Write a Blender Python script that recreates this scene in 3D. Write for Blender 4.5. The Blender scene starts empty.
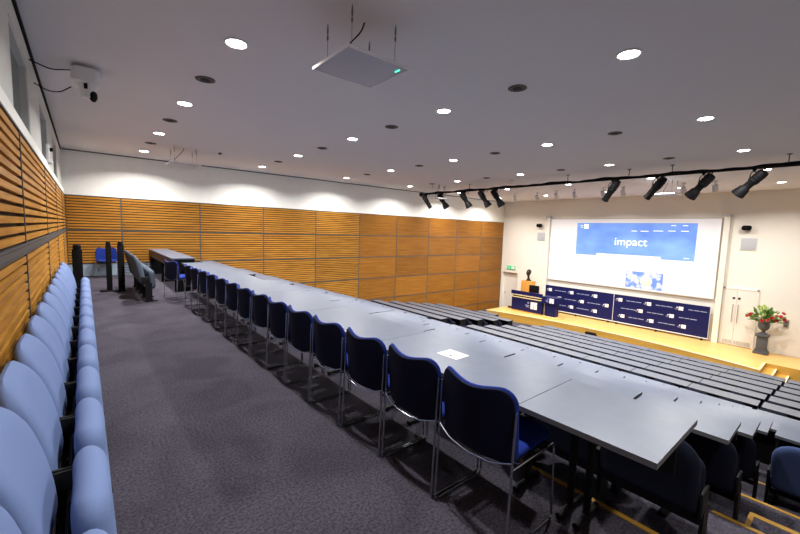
import bpy, bmesh, math, random
from mathutils import Vector, Matrix
random.seed(7)
PI = math.pi
R = math.radians
scn = bpy.context.scene
col = scn.collection

# ------------------------------------------------------------------ camera, world, exposure
EYE = 1.65
yaw, pitch, roll, FPX = 0.6955, 0.0941, 0.0309, 379.08
fw = Vector((math.sin(yaw)*math.cos(pitch), math.cos(yaw)*math.cos(pitch), -math.sin(pitch)))
rt = Vector((math.cos(yaw), -math.sin(yaw), 0)); up = rt.cross(fw)
r2 = math.cos(roll)*rt + math.sin(roll)*up
u2 = -math.sin(roll)*rt + math.cos(roll)*up
cd = bpy.data.cameras.new('camera'); cam = bpy.data.objects.new('camera', cd); col.objects.link(cam)
cd.sensor_width = 36; cd.lens = FPX/800*36; cd.clip_start = 0.02; cd.clip_end = 200
M3 = Matrix((r2, u2, -fw)).transposed()
cam.matrix_world = Matrix.Translation((0, 0, EYE)) @ M3.to_4x4()
scn.camera = cam
w = bpy.data.worlds.new('world'); scn.world = w; w.use_nodes = True
w.node_tree.nodes['Background'].inputs[0].default_value = (.6, .65, .75, 1)
w.node_tree.nodes['Background'].inputs[1].default_value = .2
scn.view_settings.view_transform = 'Standard'; scn.view_settings.look = 'None'
scn.view_settings.gamma = 1; scn.view_settings.use_curve_mapping = False
scn.view_settings.exposure = 0.0
DOWN_W, STAGE_W = 62.0, 92.0

# room dimensions
HC = 3.733; XL = -0.40; XS = 21.1; YF = 14.84; YN = -4.5
FLOOR_FRONT = -3.195; STAGE_Z = -2.75

# ------------------------------------------------------------------ materials
def mat(name, base, rough=.6, metal=0, spec=.5, emit=None, es=0, coat=0):
    m = bpy.data.materials.new(name); m.use_nodes = True
    b = m.node_tree.nodes['Principled BSDF']
    b.inputs['Base Color'].default_value = (*base, 1); b.inputs['Roughness'].default_value = rough
    b.inputs['Metallic'].default_value = metal; b.inputs['Specular IOR Level'].default_value = spec
    b.inputs['Coat Weight'].default_value = coat
    if emit: b.inputs['Emission Color'].default_value = (*emit, 1); b.inputs['Emission Strength'].default_value = es
    return m
def noisy(m, c1, c2, scale=(5, 5, 5), detail=4, bump=0, obj_rand=0, nscale=1.0, lo=.3, hi=.7, bscale=None):
    nt = m.node_tree; N = nt.nodes; L = nt.links; b = N['Principled BSDF']
    tc = N.new('ShaderNodeTexCoord'); mp = N.new('ShaderNodeMapping'); mp.inputs['Scale'].default_value = scale
    L.new(tc.outputs['Object'], mp.inputs['Vector'])
    n = N.new('ShaderNodeTexNoise'); n.inputs['Scale'].default_value = nscale; n.inputs['Detail'].default_value = detail
    if obj_rand:
        oi = N.new('ShaderNodeObjectInfo'); mul = N.new('ShaderNodeMath'); mul.operation = 'MULTIPLY'; mul.inputs[1].default_value = 37
        n.noise_dimensions = '4D'; L.new(oi.outputs['Random'], mul.inputs[0]); L.new(mul.outputs[0], n.inputs['W'])
    L.new(mp.outputs[0], n.inputs['Vector'])
    r = N.new('ShaderNodeValToRGB'); r.color_ramp.elements[0].color = (*c1, 1); r.color_ramp.elements[1].color = (*c2, 1)
    r.color_ramp.elements[0].position = lo; r.color_ramp.elements[1].position = hi
    L.new(n.outputs['Fac'], r.inputs['Fac'])
    out = r.outputs['Color']
    if obj_rand:
        hs = N.new('ShaderNodeHueSaturation'); ma = N.new('ShaderNodeMapRange')
        ma.inputs['To Min'].default_value = 1-obj_rand; ma.inputs['To Max'].default_value = 1+obj_rand
        L.new(oi.outputs['Random'], ma.inputs['Value']); L.new(ma.outputs[0], hs.inputs['Value']); L.new(out, hs.inputs['Color'])
        out = hs.outputs['Color']
    L.new(out, b.inputs['Base Color'])
    if bump:
        bn = N.new('ShaderNodeTexNoise'); bn.inputs['Scale'].default_value = bscale or 150; L.new(tc.outputs['Object'], bn.inputs['Vector'])
        bp = N.new('ShaderNodeBump'); bp.inputs['Strength'].default_value = bump; bp.inputs['Distance'].default_value = .01
        L.new(bn.outputs['Fac'], bp.inputs['Height']); L.new(bp.outputs[0], b.inputs['Normal'])
    return m
M = {}
M['ceiling'] = mat('ceiling_paint', (.72, .70, .71), .9)
M['white'] = noisy(mat('white_wall_paint', (.84, .84, .80), .8), (.88, .89, .86), (.92, .92, .89), nscale=1.5)
M['cream'] = mat('cream_wall_paint', (.86, .83, .76), .8)
M['carpet'] = noisy(mat('grey_carpet', (.1, .1, .1), .95, spec=.1), (.034, .031, .044), (.092, .084, .112), scale=(1, 1, 1), nscale=60, detail=6, bump=.9, bscale=220, lo=.32, hi=.68)
# broad traffic marks in the carpet
nt = M['carpet'].node_tree; bs = nt.nodes['Principled BSDF']
src = bs.inputs['Base Color'].links[0].from_socket
n2 = nt.nodes.new('ShaderNodeTexNoise'); n2.inputs['Scale'].default_value = 1.6; n2.inputs['Detail'].default_value = 6; n2.inputs['Distortion'].default_value = .8
tc2 = nt.nodes.new('ShaderNodeTexCoord'); nt.links.new(tc2.outputs['Object'], n2.inputs['Vector'])
mr = nt.nodes.new('ShaderNodeMapRange'); mr.inputs['From Min'].default_value = .35; mr.inputs['From Max'].default_value = .65
mr.inputs['To Min'].default_value = .82; mr.inputs['To Max'].default_value = 1.18
nt.links.new(n2.outputs['Fac'], mr.inputs['Value'])
hs = nt.nodes.new('ShaderNodeHueSaturation'); nt.links.new(mr.outputs[0], hs.inputs['Value']); nt.links.new(src, hs.inputs['Color']); nt.links.new(hs.outputs[0], bs.inputs['Base Color'])
M['slat'] = noisy(mat('oak_slats', (.5, .25, .06), .45, spec=.3), (.27, .105, .009), (.58, .285, .046), scale=(1.2, 1.2, 22), nscale=1.3, detail=5, obj_rand=.10, lo=.25, hi=.75)
M['panelwood'] = noisy(mat('oak_veneer', (.5, .25, .06), .4, spec=.3), (.18, .062, .005), (.36, .155, .022), scale=(.8, .8, 22), nscale=1.2, detail=6, obj_rand=.16, lo=.25, hi=.75)
M['backing'] = mat('dark_backing', (.02, .014, .01), .8)
M['rail'] = mat('grey_aluminium_rail', (.085, .09, .10), .45, metal=.3)
M['skirt'] = mat('blue_grey_skirting', (.30, .38, .48), .6)
M['stagewood'] = noisy(mat('pale_maple_stage_floor', (.7, .45, .15), .35), (.62, .36, .10), (.78, .50, .18), scale=(14, .7, 1), nscale=1.0, detail=4)
M['stagefront'] = noisy(mat('maple_stage_front', (.6, .36, .08), .4), (.50, .27, .04), (.62, .36, .07), scale=(1, 1, 8), nscale=1.0)
M['nosing'] = mat('pale_step_nosing', (.85, .70, .42), .5)
M['laminate'] = noisy(mat('grey_laminate', (.26, .28, .31), .3, spec=.5), (.092, .116, .168), (.11, .135, .19), nscale=2, obj_rand=.04)
M['laminate'].node_tree.nodes['Principled BSDF'].inputs['Roughness'].default_value = .36; M['laminate'].node_tree.nodes['Principled BSDF'].inputs['Specular IOR Level'].default_value = .55
M['lamshaded'] = noisy(mat('grey_laminate_shaded', (.08, .09, .11), .42), (.082, .094, .122), (.10, .112, .142), nscale=2)  # the desks' grey laminate with the lower rows' shade put into its colour
M['lamedge'] = mat('grey_edge_band', (.09, .09, .10), .5)
M['black'] = mat('black_paint', (.004, .004, .005), .8, spec=.15)
M['blackm'] = mat('black_metal', (.006, .006, .007), .6, spec=.2)
M['chrome'] = mat('chrome_tube', (.42, .43, .46), .22, metal=1)
M['bluefab'] = noisy(mat('royal_blue_upholstery', (.01, .03, .25), .85, spec=.2), (.006, .018, .16), (.011, .033, .24), nscale=60, bump=.2, bscale=400)
M['navyshell'] = mat('navy_chair_shell', (.003, .004, .018), .7, spec=.15)
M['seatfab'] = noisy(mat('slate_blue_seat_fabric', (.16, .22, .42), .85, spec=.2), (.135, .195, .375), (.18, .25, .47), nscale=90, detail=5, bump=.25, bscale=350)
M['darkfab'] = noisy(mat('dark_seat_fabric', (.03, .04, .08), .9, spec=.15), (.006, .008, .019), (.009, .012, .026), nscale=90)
M['midblue'] = noisy(mat('deep_blue_seat_fabric', (.04, .06, .16), .9, spec=.15), (.035, .055, .14), (.05, .075, .18), nscale=90)
M['greyfab'] = noisy(mat('grey_seat_fabric', (.07, .09, .13), .9, spec=.15), (.06, .08, .115), (.09, .11, .15), nscale=90)
M['yellow'] = mat('yellow_nosing', (.32, .17, .015), .7)
M['glass'] = mat('dark_window_glass', (.16, .175, .17), .12, spec=.5)
M['frame'] = mat('white_window_frame', (.62, .64, .62), .5)
M['greywall'] = mat('grey_wall_paint', (.62, .63, .60), .8)
M['lamp'] = mat('downlight_lens', (1, 1, 1), .5, emit=(1, .97, .92), es=30)
M['whitep'] = mat('white_plastic', (.75, .75, .76), .45)
M['panelgrey'] = mat('white_ceiling_panel', (.50, .51, .56), .6)
M['rimwhite'] = mat('white_panel_edge', (.92, .92, .95), .35)
M['green'] = mat('green_led', (.05, .8, .5), .5, emit=(.05, .9, .5), es=3)
M['vent'] = mat('bronze_vent', (.09, .075, .065), .6)
M['ventd'] = mat('vent_inner', (.02, .018, .016), .7)
M['wire'] = mat('steel_wire', (.18, .18, .19), .4, metal=.6)
M['screen'] = mat('projection_surface', (.78, .78, .82), .7, emit=(.90, .90, .95), es=.14)
M['sky'] = noisy(mat('projected_blue', (.1, .3, .8), .7), (.09, .20, .66), (.20, .38, .84), scale=(1, .5, .8), nscale=1.2, detail=5)
M['sky2'] = noisy(mat('projected_photo', (.2, .3, .7), .7), (.12, .22, .62), (.75, .80, .88), scale=(1, 1.8, 1.8), nscale=1.5, detail=5, lo=.45, hi=.66)
for k in ('sky', 'sky2'):
    nt = M[k].node_tree; b = nt.nodes['Principled BSDF']
    nt.links.new(b.inputs['Base Color'].links[0].from_socket, b.inputs['Emission Color']); b.inputs['Emission Strength'].default_value = .45
M['skyf'] = mat('projected_beige', (.62, .62, .52), .7, emit=(.62, .62, .52), es=.35)
M['pwhite'] = mat('projected_white', (.95, .96, 1), .7, emit=(1, 1, 1), es=.5)
M['pgrey'] = mat('projected_pale_grey_text', (.62, .63, .66), .7, emit=(.6, .6, .64), es=.3)
M['navy'] = mat('navy_vinyl', (.003, .006, .075), .5, spec=.3)
M['logo'] = mat('white_print', (.85, .86, .9), .6)
M['print'] = mat('pale_blue_print', (.28, .32, .52), .6)
M['door'] = mat('white_door_paint', (.82, .79, .73), .5)
M['doorline'] = mat('door_gap', (.45, .42, .36), .7)
M['steel'] = mat('brushed_steel', (.5, .5, .5), .35, metal=.8)
M['bronze'] = mat('dark_bronze', (.035, .025, .02), .35, metal=.6)
M['plinth'] = noisy(mat('oak_plinth', (.6, .3, .06), .4), (.50, .22, .035), (.66, .33, .07), scale=(6, 6, 1), nscale=1)
M['darkwood'] = noisy(mat('dark_brown_veneer', (.07, .03, .01), .5), (.05, .02, .007), (.10, .045, .016), scale=(1, 1, 12))
M['urn'] = mat('charcoal_urn', (.075, .08, .09), .6)
M['leaf'] = mat('green_leaf', (.09, .22, .03), .6)
M['limeflower'] = mat('lime_flower', (.45, .55, .15), .6)
M['red'] = mat('red_petal', (.42, .01, .015), .6)
M['cream2'] = mat('cream_petal', (.8, .72, .5), .6)
M['paper'] = mat('white_paper', (.88, .88, .88), .6)
M['exit'] = mat('exit_green', (.02, .42, .16), .5, emit=(.02, .5, .2), es=.6)

# ------------------------------------------------------------------ mesh helpers
def smooth(me, ang=40):
    for p_ in me.polygons: p_.use_smooth = True
    try: me.set_sharp_from_angle(angle=R(ang))
    except Exception: pass
def obj(name, bm, m, parent=None, sm=True, loc=None, rot=None):
    me = bpy.data.meshes.new(name)
    bmesh.ops.recalc_face_normals(bm, faces=bm.faces)
    bm.to_mesh(me); bm.free()
    for x in (m if isinstance(m, (list, tuple)) else [m]): me.materials.append(M[x] if isinstance(x, str) else x)
    if sm: smooth(me)
    o = bpy.data.objects.new(name, me); col.objects.link(o)
    if parent: o.parent = parent
    if loc: o.location = loc
    if rot: o.rotation_euler = rot
    return o
def empty(name, loc=(0, 0, 0), rz=0):
    o = bpy.data.objects.new(name, None); col.objects.link(o); o.location = loc; o.rotation_euler = (0, 0, rz); o.empty_display_size = .1
    return o
def tag(o, label, cat, group=None):
    o['label'] = label; o['category'] = cat
    if group: o['group'] = group
    return o
def struct(o):
    o['kind'] = 'structure'; return o
def copy_tree(o, parent=None):
    c = o.copy(); col.objects.link(c)
    if parent is not None: c.parent = parent
    for ch in list(o.children): copy_tree(ch, c)
    return c
def nb(): return bmesh.new()
def box(bm, x0, x1, y0, y1, z0, z1, mi=0, bev=0):
    r = bmesh.ops.create_cube(bm, size=1)
    vs = r['verts']
    for v in vs: v.co = Vector(((x0+x1)/2+v.co.x*(x1-x0), (y0+y1)/2+v.co.y*(y1-y0), (z0+z1)/2+v.co.z*(z1-z0)))
    fs = {f for v in vs for f in v.link_faces}
    for f in fs: f.material_index = mi
    if bev: bmesh.ops.bevel(bm, geom=list({e for v in vs for e in v.link_edges}), offset=bev, segments=2, affect='EDGES', profile=.5)
    return bm
def frame_of(d):
    d = d.normalized(); a = Vector((0, 0, 1)) if abs(d.z) < .9 else Vector((1, 0, 0))
    x = d.cross(a).normalized(); return x, d.cross(x).normalized()
def tube(bm, pts, r, seg=8, mi=0, cap=True):
    pts = [Vector(p_) for p_ in pts]; n = len(pts); rings = []
    rs = r if isinstance(r, (list, tuple)) else [r]*n
    px = None
    for i, p_ in enumerate(pts):
        d = (pts[min(i+1, n-1)]-pts[max(i-1, 0)])
        x, y = frame_of(d)
        if px is not None:
            x = (px-d.normalized()*px.dot(d.normalized())).normalized(); y = d.normalized().cross(x)
        px = x
        rings.append([bm.verts.new(p_+x*rs[i]*math.cos(2*PI*k/seg)+y*rs[i]*math.sin(2*PI*k/seg)) for k in range(seg)])
    for a, b in zip(rings, rings[1:]):
        for k in range(seg):
            f = bm.faces.new((a[k], a[(k+1) % seg], b[(k+1) % seg], b[k])); f.material_index = mi
    if cap:
        for rr in (rings[0], rings[-1]):
            f = bm.faces.new(rr); f.material_index = mi
    return bm
def arc_pts(pts, rad=.03, seg=4):
    """round the corners of a polyline"""
    pts = [Vector(p_) for p_ in pts]; out = [pts[0]]
    for i in range(1, len(pts)-1):
        a, b, c = pts[i-1], pts[i], pts[i+1]
        r_ = min(rad, (a-b).length*.45, (c-b).length*.45)
        p0 = b+(a-b).normalized()*r_; p1 = b+(c-b).normalized()*r_
        for k in range(seg+1):
            t = k/seg; out.append((1-t)**2*p0+2*t*(1-t)*b+t*t*p1)
    out.append(pts[-1]); return out
def lathe(bm, prof, seg=20, mi=0, axis=None, org=(0, 0, 0)):
    """prof: (radius, height) pairs about Z or about axis"""
    d = Vector(axis or (0, 0, 1)).normalized(); x, y = frame_of(d); o = Vector(org); rings = []
    for r_, h in prof:
        rings.append([bm.verts.new(o+d*h+x*r_*math.cos(2*PI*k/seg)+y*r_*math.sin(2*PI*k/seg)) for k in range(seg)])
    for a, b in zip(rings, rings[1:]):
        for k in range(seg):
            f = bm.faces.new((a[k], a[(k+1) % seg], b[(k+1) % seg], b[k])); f.material_index = mi
    for rr in (rings[0], rings[-1]):
        f = bm.faces.new(rr); f.material_index = mi
    return bm
def slab(bm, out, t, fn, bev=0, mi=0, seg=3):
    """outline (a,b) extruded by t, mapped by fn(a,b,c)->xyz, rims rounded"""
    v0 = [bm.verts.new((a, b, -t/2)) for a, b in out]; v1 = [bm.verts.new((a, b, t/2)) for a, b in out]
    n = len(out)
    f0 = bm.faces.new(v0[::-1]); f1 = bm.faces.new(v1); fs = [f0, f1]
    for k in range(n): fs.append(bm.faces.new((v0[k], v0[(k+1) % n], v1[(k+1) % n], v1[k])))
    vs = v0+v1
    if bev:
        es = list(f0.edges)+list(f1.edges)
        r = bmesh.ops.bevel(bm, geom=es, offset=bev, segments=seg, affect='EDGES', profile=.5, clamp_overlap=True)
        vs = list({v for f in bm.faces for v in f.verts if f.is_valid} ) if len(bm.verts) else vs
    done = bm.verts.layers.int.get('d') or bm.verts.layers.int.new('d')
    for v in bm.verts:
        if v[done] == 0:
            v.co = Vector(fn(v.co.x, v.co.y, v.co.z)); v[done] = 1
    for f in bm.faces:
        if f.material_index == 0 and mi: f.material_index = mi
    return bm
def pillow(bm, out, t, fn, r0=.72, n=9):
    """soft upholstered pad: concentric rings from the centre to the outline, rounded rim"""
    ca = sum(p_[0] for p_ in out)/len(out); cb = sum(p_[1] for p_ in out)/len(out); m = len(out)
    rs = [0.22, 0.42, .6, r0]+[r0+(1-r0)*math.sin(PI/2*k/5) for k in range(1, 6)]
    def ring(r_, sg):
        h = t/2*(1 if r_ <= r0 else math.sqrt(max(0, 1-((r_-r0)/(1-r0))**2)))
        return [bm.verts.new(fn(ca+(a-ca)*r_, cb+(b-cb)*r_, sg*h)) for a, b in out]
    mid = ring(1, 0)
    for sg in (-1, 1):
        rings = [ring(r_, sg) for r_ in rs[:-1]]+[mid]
        c = bm.verts.new(fn(ca, cb, sg*t/2))
        for k in range(m): bm.faces.new((c, rings[0][k], rings[0][(k+1) % m]))
        for p_, q in zip(rings, rings[1:]):
            for k in range(m): bm.faces.new((p_[k], q[k], q[(k+1) % m], p_[(k+1) % m]))
    return bm
def dense(o, step=.05):
    r = []
    for a, b in zip(o, o[1:]+o[:1]):
        L = math.hypot(b[0]-a[0], b[1]-a[1]); n = max(1, int(L/step))
        r += [(a[0]+(b[0]-a[0])*k/n, a[1]+(b[1]-a[1])*k/n) for k in range(n)]
    return r
def rrect(wd, h, rtop, rbot=None, seg=6, a0=0, b0=0):
    rbot = rtop if rbot is None else rbot; o = []
    for cx, cy, r_, s in ((wd/2-rtop, h-rtop, rtop, 0), (-wd/2+rtop, h-rtop, rtop, 1), (-wd/2+rbot, rbot, rbot, 2), (wd/2-rbot, rbot, rbot, 3)):
        for k in range(seg+1):
            a = (s+k/seg)*PI/2; o.append((a0+cx+r_*math.cos(a), b0+cy+r_*math.sin(a)))
    return o
ORD = ['zeroth', 'first', 'second', 'third', 'fourth', 'fifth', 'sixth', 'seventh', 'eighth', 'ninth', 'tenth', 'eleventh', 'twelfth',
       'thirteenth', 'fourteenth', 'fifteenth', 'sixteenth', 'seventeenth', 'eighteenth', 'nineteenth', 'twentieth']

# ------------------------------------------------------------------ rake of the rows
def zt(n): return .73-.327*min(n, 7)-.151*max(0, n-7)      # table height of row n (0 = walkway)
def zf(n): return zt(n)-.73
def xfar(n): return 2.40+1.07*n

# ------------------------------------------------------------------ room shell
bm = nb(); box(bm, XL-.3, xfar(0)+.02, YN, YF, -.12, 0)
struct(obj('floor', bm, 'carpet', sm=False))
for n in range(1, 14):
    bm = nb(); box(bm, xfar(n-1)+.02, (xfar(n)+.02) if n < 13 else XS+.05, YN, YF, zf(n)-.35, zf(n))
    struct(obj('floor', bm, 'carpet', sm=False))
bm = nb(); box(bm, XL-.3, XS+.3, YN-.2, YF+.2, HC, HC+.15)
struct(obj('ceiling', bm, 'ceiling', sm=False))
bm = nb(); box(bm, XL-.3, XS+.3, YF+.05, YF+.25, -3.5, HC)
wall_far = struct(obj('wall_far', bm, 'white', sm=False))
bm = nb(); box(bm, XL-.3, XS+.3, YN-.2, YN, -3.5, HC)
struct(obj('wall_near', bm, 'white', sm=False))
bm = nb(); box(bm, XS, XS+.25, YN, 13.6, -3.5, HC); box(bm, XS, XS+.25, 13.6, 14.72, -.78, HC); box(bm, XS, XS+.25, 14.72, YF+.05, -3.5, HC)
struct(obj('wall_stage', bm, 'cream', sm=False))
# left wall: solid below, white ledge, upper part with windows
WIN = [(1.9, 3.35), (4.95, 6.4), (8.0, 9.4), (11.0, 12.4)]
ZW0, ZW1 = 2.60, 3.46
bm = nb(); box(bm, XL-.3, XL-.05, YN, YF+.05, -.1, 2.425)
box(bm, XL-.3, XL-.045, YN, YF+.05, ZW1, HC)
ys = [YN]+[v for a in WIN for v in a]+[YF+.05]
for k in range(0, len(ys), 2): box(bm, XL-.3, XL-.045, ys[k], ys[k+1], 2.425, ZW1)
for a, b in WIN: box(bm, XL-.3, XL-.045, a, b, 2.425, ZW0)
wall_left = struct(obj('wall_left', bm, 'greywall', sm=False))
bm = nb(); box(bm, XL-.3, XL-.2, YN, YF, ZW0-.1, ZW1+.1)
struct(obj('wall_left', bm, 'backing', sm=False))
bm = nb(); box(bm, XL-.06, XL+.0, YN, YF, 2.43, 2.55)
struct(obj('trim_1', bm, 'white', sm=False))
bm = nb(); box(bm, XL-.05, XL-.02, YN, YF, HC-.045, HC)
struct(obj('trim_2', bm, 'black', sm=False))
bm = nb(); box(bm, XL, XS, YF+.035, YF+.052, HC-.03, HC)
struct(obj('trim_3', bm, 'rail', sm=False))
for i, (a, b) in enumerate(WIN):
    bm = nb(); t = .045
    for q in ((a, a+t, ZW0, ZW1), (b-t, b, ZW0, ZW1), (a+t, b-t, ZW0, ZW0+t), (a+t, b-t, ZW1-t, ZW1)): box(bm, XL-.14, XL-.05, *q)
    f = struct(obj('window_%d' % (i+1), bm, 'frame', sm=False))
    bm = nb(); box(bm, XL-.125, XL-.115, a+t, b-t, ZW0+t, ZW1-t); obj('pane', bm, 'glass', f, sm=False)

# ------------------------------------------------------------------ timber wall panels
RY = [2.425, 1.396, .37, -.66, -1.69, -2.72, -3.19]
def slat_panel(wd, h, slats=12, along='x', depth=.045, smoothp=False):
    """panel with its lower corner at the origin, running along +x or +y, face towards -y (x) or +x (y)"""
    bm = nb(); fr = .022
    def B(a0, a1, d0, d1, z0, z1, mi):
        if along == 'x': box(bm, a0, a1, -d1, -d0, z0, z1, mi)
        else: box(bm, d0, d1, a0, a1, z0, z1, mi)
    B(0, wd, -.04, .004, 0, h, 1)
    g = .030 if not smoothp else .008
    ph = (h-2*fr)/slats
    for k in range(slats):
        B(fr, wd-fr, .004, depth, fr+k*ph+g/2, fr+(k+1)*ph-g/2, 0)
    B(0, fr*.7, 0, depth+.006, 0, h, 2); B(wd-fr*.7, wd, 0, depth+.006, 0, h, 2)
    B(0, wd, 0, depth+.006, 0, fr*.75, 2); B(0, wd, 0, depth+.006, h-fr*.75, h, 2)
    return bm
mesh_cache = {}
def panel(name, key, args, m, parent, loc):
    if key not in mesh_cache:
        o = obj(name, slat_panel(*args[0], **args[1]), m, parent, sm=False); mesh_cache[key] = o
    else:
        o = mesh_cache[key].copy(); col.objects.link(o); o.parent = parent
    o.location = loc; return o
XC = [XL, .9227]+[.9227+2.2365*k for k in range(1, 10)]
XC[-1] = XS-.02
for c in range(10):
    wd = round(XC[c+1]-XC[c], 4)
    for r_ in range(6):
        z1, z0 = RY[r_], RY[r_+1]
        xm = XC[c+1]
        n_here = 0 if XC[c] < 2.4 else min(13, int((XC[c]-2.42)/1.07)+1)
        fl = zf(min(13, max(0, int((XC[c+1]-2.42)/1.07)+1))) if XC[c+1] > 2.42 else 0
        if z1 <= fl+.05: continue
        if XC[c+1] < 2.4 and r_ > 1: continue
        sm_ = c >= 5
        panel('wood_panel', (wd, round(z1-z0, 3), sm_), ((wd, z1-z0), dict(slats=12 if r_ < 5 else 5, smoothp=sm_)), ['panelwood' if sm_ else 'slat', 'backing', 'rail'], wall_far, (XC[c], YF+.045, z0))
bm = nb(); box(bm, XL, 2.42, YF, YF+.05, 0, .36); struct(obj('baseboard_far', bm, 'skirt', sm=False))
# left wall panels: 2 rows
yl = [YF, 12.95, 10.20, 7.45, 4.70, 1.95, -.80, -3.55]
for k in range(7):
    y1, y0 = yl[k], yl[k+1]
    for (z0, z1) in ((1.396+.03, 2.425), (.37, 1.396-.03)):
        panel('wood_panel', ('L', round(y1-y0, 3), round(z1-z0, 3)), ((y1-y0, z1-z0), dict(slats=12, along='y')), ['slat', 'backing', 'rail'], wall_left, (XL-.045, y0, z0))
bm = nb(); box(bm, XL-.05, XL+.012, YN, YF, 1.372, 1.42); box(bm, XL-.05, XL+.004, YN, YF, 1.36, 1.372, 1); box(bm, XL-.05, XL+.004, YN, YF, 1.42, 1.43, 1)
obj('middle_rail', bm, ['rail', 'backing'], wall_left, sm=False)
bm = nb(); box(bm, XL-.05, XL, YN, YF, 0, .37); struct(obj('baseboard_left', bm, 'skirt', sm=False))

# ------------------------------------------------------------------ downlights and vents
lx = [1.418+3.4101*m_ for m_ in range(6)]; ly = [4.7401+2.8903*n_ for n_ in range(-3, 4)]
def make_downlight():
    t = empty('downlight')
    bm = nb(); lathe(bm, [(.132, 0), (.135, -.008), (.117, -.016), (.109, -.010)], 28); obj('trim_ring', bm, 'whitep', t)
    bm = nb(); lathe(bm, [(.107, -.006), (.102, -.0125), (.03, -.0135)], 28); obj('lens', bm, 'lamp', t)
    return t
dproto = make_downlight(); first = True
ROWN = ['row nearest the slatted window wall', 'second row from the window wall', 'third row from the window wall',
        'fourth row from the window wall', 'row just beyond the lighting bar', 'row nearest the stage wall']
lamps = {}
for m_ in range(6):
    for k, y in enumerate(ly):
        if k == 0 or (k == 1 and m_ >= 1): continue
        vis = k >= 2 and not (m_ == 0 and k == 2)
        if vis:
            t = dproto if first else copy_tree(dproto); first = False
            t.location = (lx[m_], y, HC)
            tag(t, 'round recessed downlight, %s, %s from the far wall' % (ROWN[m_], ORD[7-k]), 'ceiling light', 'recessed downlights in the ceiling')
        key = 'w' if m_ >= 4 else 'c'
        if key not in lamps:
            ld = bpy.data.lights.new('downlight_lamp', 'AREA'); ld.shape = 'DISK'; ld.size = .17; ld.energy = DOWN_W if key == 'c' else STAGE_W
            ld.color = (1, .965, .92) if key == 'c' else (1, .93, .84); ld.spread = R(146); lamps[key] = ld
        lo = bpy.data.objects.new('lamp', lamps[key]); col.objects.link(lo)
        if vis: lo.parent = t; lo.location = (0, 0, -.02)
        else: lo.location = (lx[m_], y, HC-.02); lo.name = 'downlight_lamp'
vproto = None
for m_ in range(4):
    for k in range(4):
        y = ly[2]+2.8903*(k+.5)
        if m_ == 0 and k == 0: continue
        if vproto is None:
            t = empty('ceiling_vent')
            bm = nb(); lathe(bm, [(.13, 0), (.132, -.01), (.10, -.018), (.09, -.012)], 28); obj('vent_ring', bm, 'vent', t)
            bm = nb(); lathe(bm, [(.095, -.002), (.09, -.008)], 24); lathe(bm, [(.065, -.008), (.062, -.02), (.03, -.022)], 24); obj('vent_core', bm, 'ventd', t)
            vproto = t
        else: t = copy_tree(vproto)
        t.location = (lx[m_], y, HC)
        tag(t, 'dark round ceiling vent, %s, %s from the far wall' % (ROWN[m_], ORD[4-k]), 'vent', 'round ceiling vents')
bm = nb(); lathe(bm, [(.05, 0), (.05, -.02), (.03, -.045), (.01, -.05)], 16)
o = obj('smoke_detector', bm, 'vent', loc=(3.1, 11.96, HC)); tag(o, 'small round smoke detector on the ceiling near the far wall', 'smoke detector')

# ------------------------------------------------------------------ hanging ceiling panels
def hang_panel(cx, cy, z, sx, sy, label, led):
    t = empty('hanging_panel', (cx, cy, z))
    bm = nb(); box(bm, -sx/2, sx/2, -sy/2, sy/2, 0, .022, bev=.004); obj('panel_body', bm, 'panelgrey', t)
    bm = nb()
    for q in ((-sx/2-.008, sx/2+.008, -sy/2-.008, -sy/2), (-sx/2-.008, sx/2+.008, sy/2, sy/2+.008), (-sx/2-.008, -sx/2, -sy/2, sy/2), (sx/2, sx/2+.008, -sy/2, sy/2)): box(bm, *q, -.003, .026)
    obj('edge_frame', bm, 'rimwhite', t, sm=False)
    for a in (-1, 1):
        for b in (-1, 1):
            bm = nb(); tube(bm, [(a*sx*.36, b*sy*.34, .02), (a*sx*.36, b*sy*.34, HC-z-.001)], .0025, 5)
            lathe(bm, [(.006, HC-z-.16), (.010, HC-z-.15), (.010, HC-z-.12), (.004, HC-z-.11), (.009, HC-z-.09), (.009, HC-z-.05), (.004, HC-z-.001)], 8, org=(a*sx*.36, b*sy*.34, 0))
            lathe(bm, [(.012, .02), (.008, .045), (.003, .05)], 8, org=(a*sx*.36, b*sy*.34, 0))
            obj('suspension_wire', bm, 'wire', t)
    bm = nb(); tube(bm, arc_pts([(-sx*.28, sy*.0, .02), (-sx*.30, 0, .12), (-sx*.05, -.05, HC-z-.1), (0, -.05, HC-z-.001)], .1), .007, 6); obj('cable', bm, 'black', t)
    if led:
        bm = nb(); box(bm, sx/2-.075, sx/2-.06, -sy*.40, -sy*.40+.07, -.004, .001); obj('status_light', bm, 'green', t, sm=False)
    tag(t, label, 'ceiling panel', 'white panels hung from the ceiling')
hang_panel(2.255, 3.43, 3.295, .72, .68, 'square white panel hung on wires near the camera, with green light at its corner', True)
hang_panel(2.2, 12.15, 3.30, .74, .75, 'white panel hung on wires close to the far slatted wall', False)
hang_panel(15.9, 4.5, 3.22, .8, .75, 'white panel hung beyond the lighting bar in front of the projection screen', False)
hang_panel(12.0, 11.9, 3.12, .6, .5, 'white panel hung beside the spotlights at far end of lighting bar', False)

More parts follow.
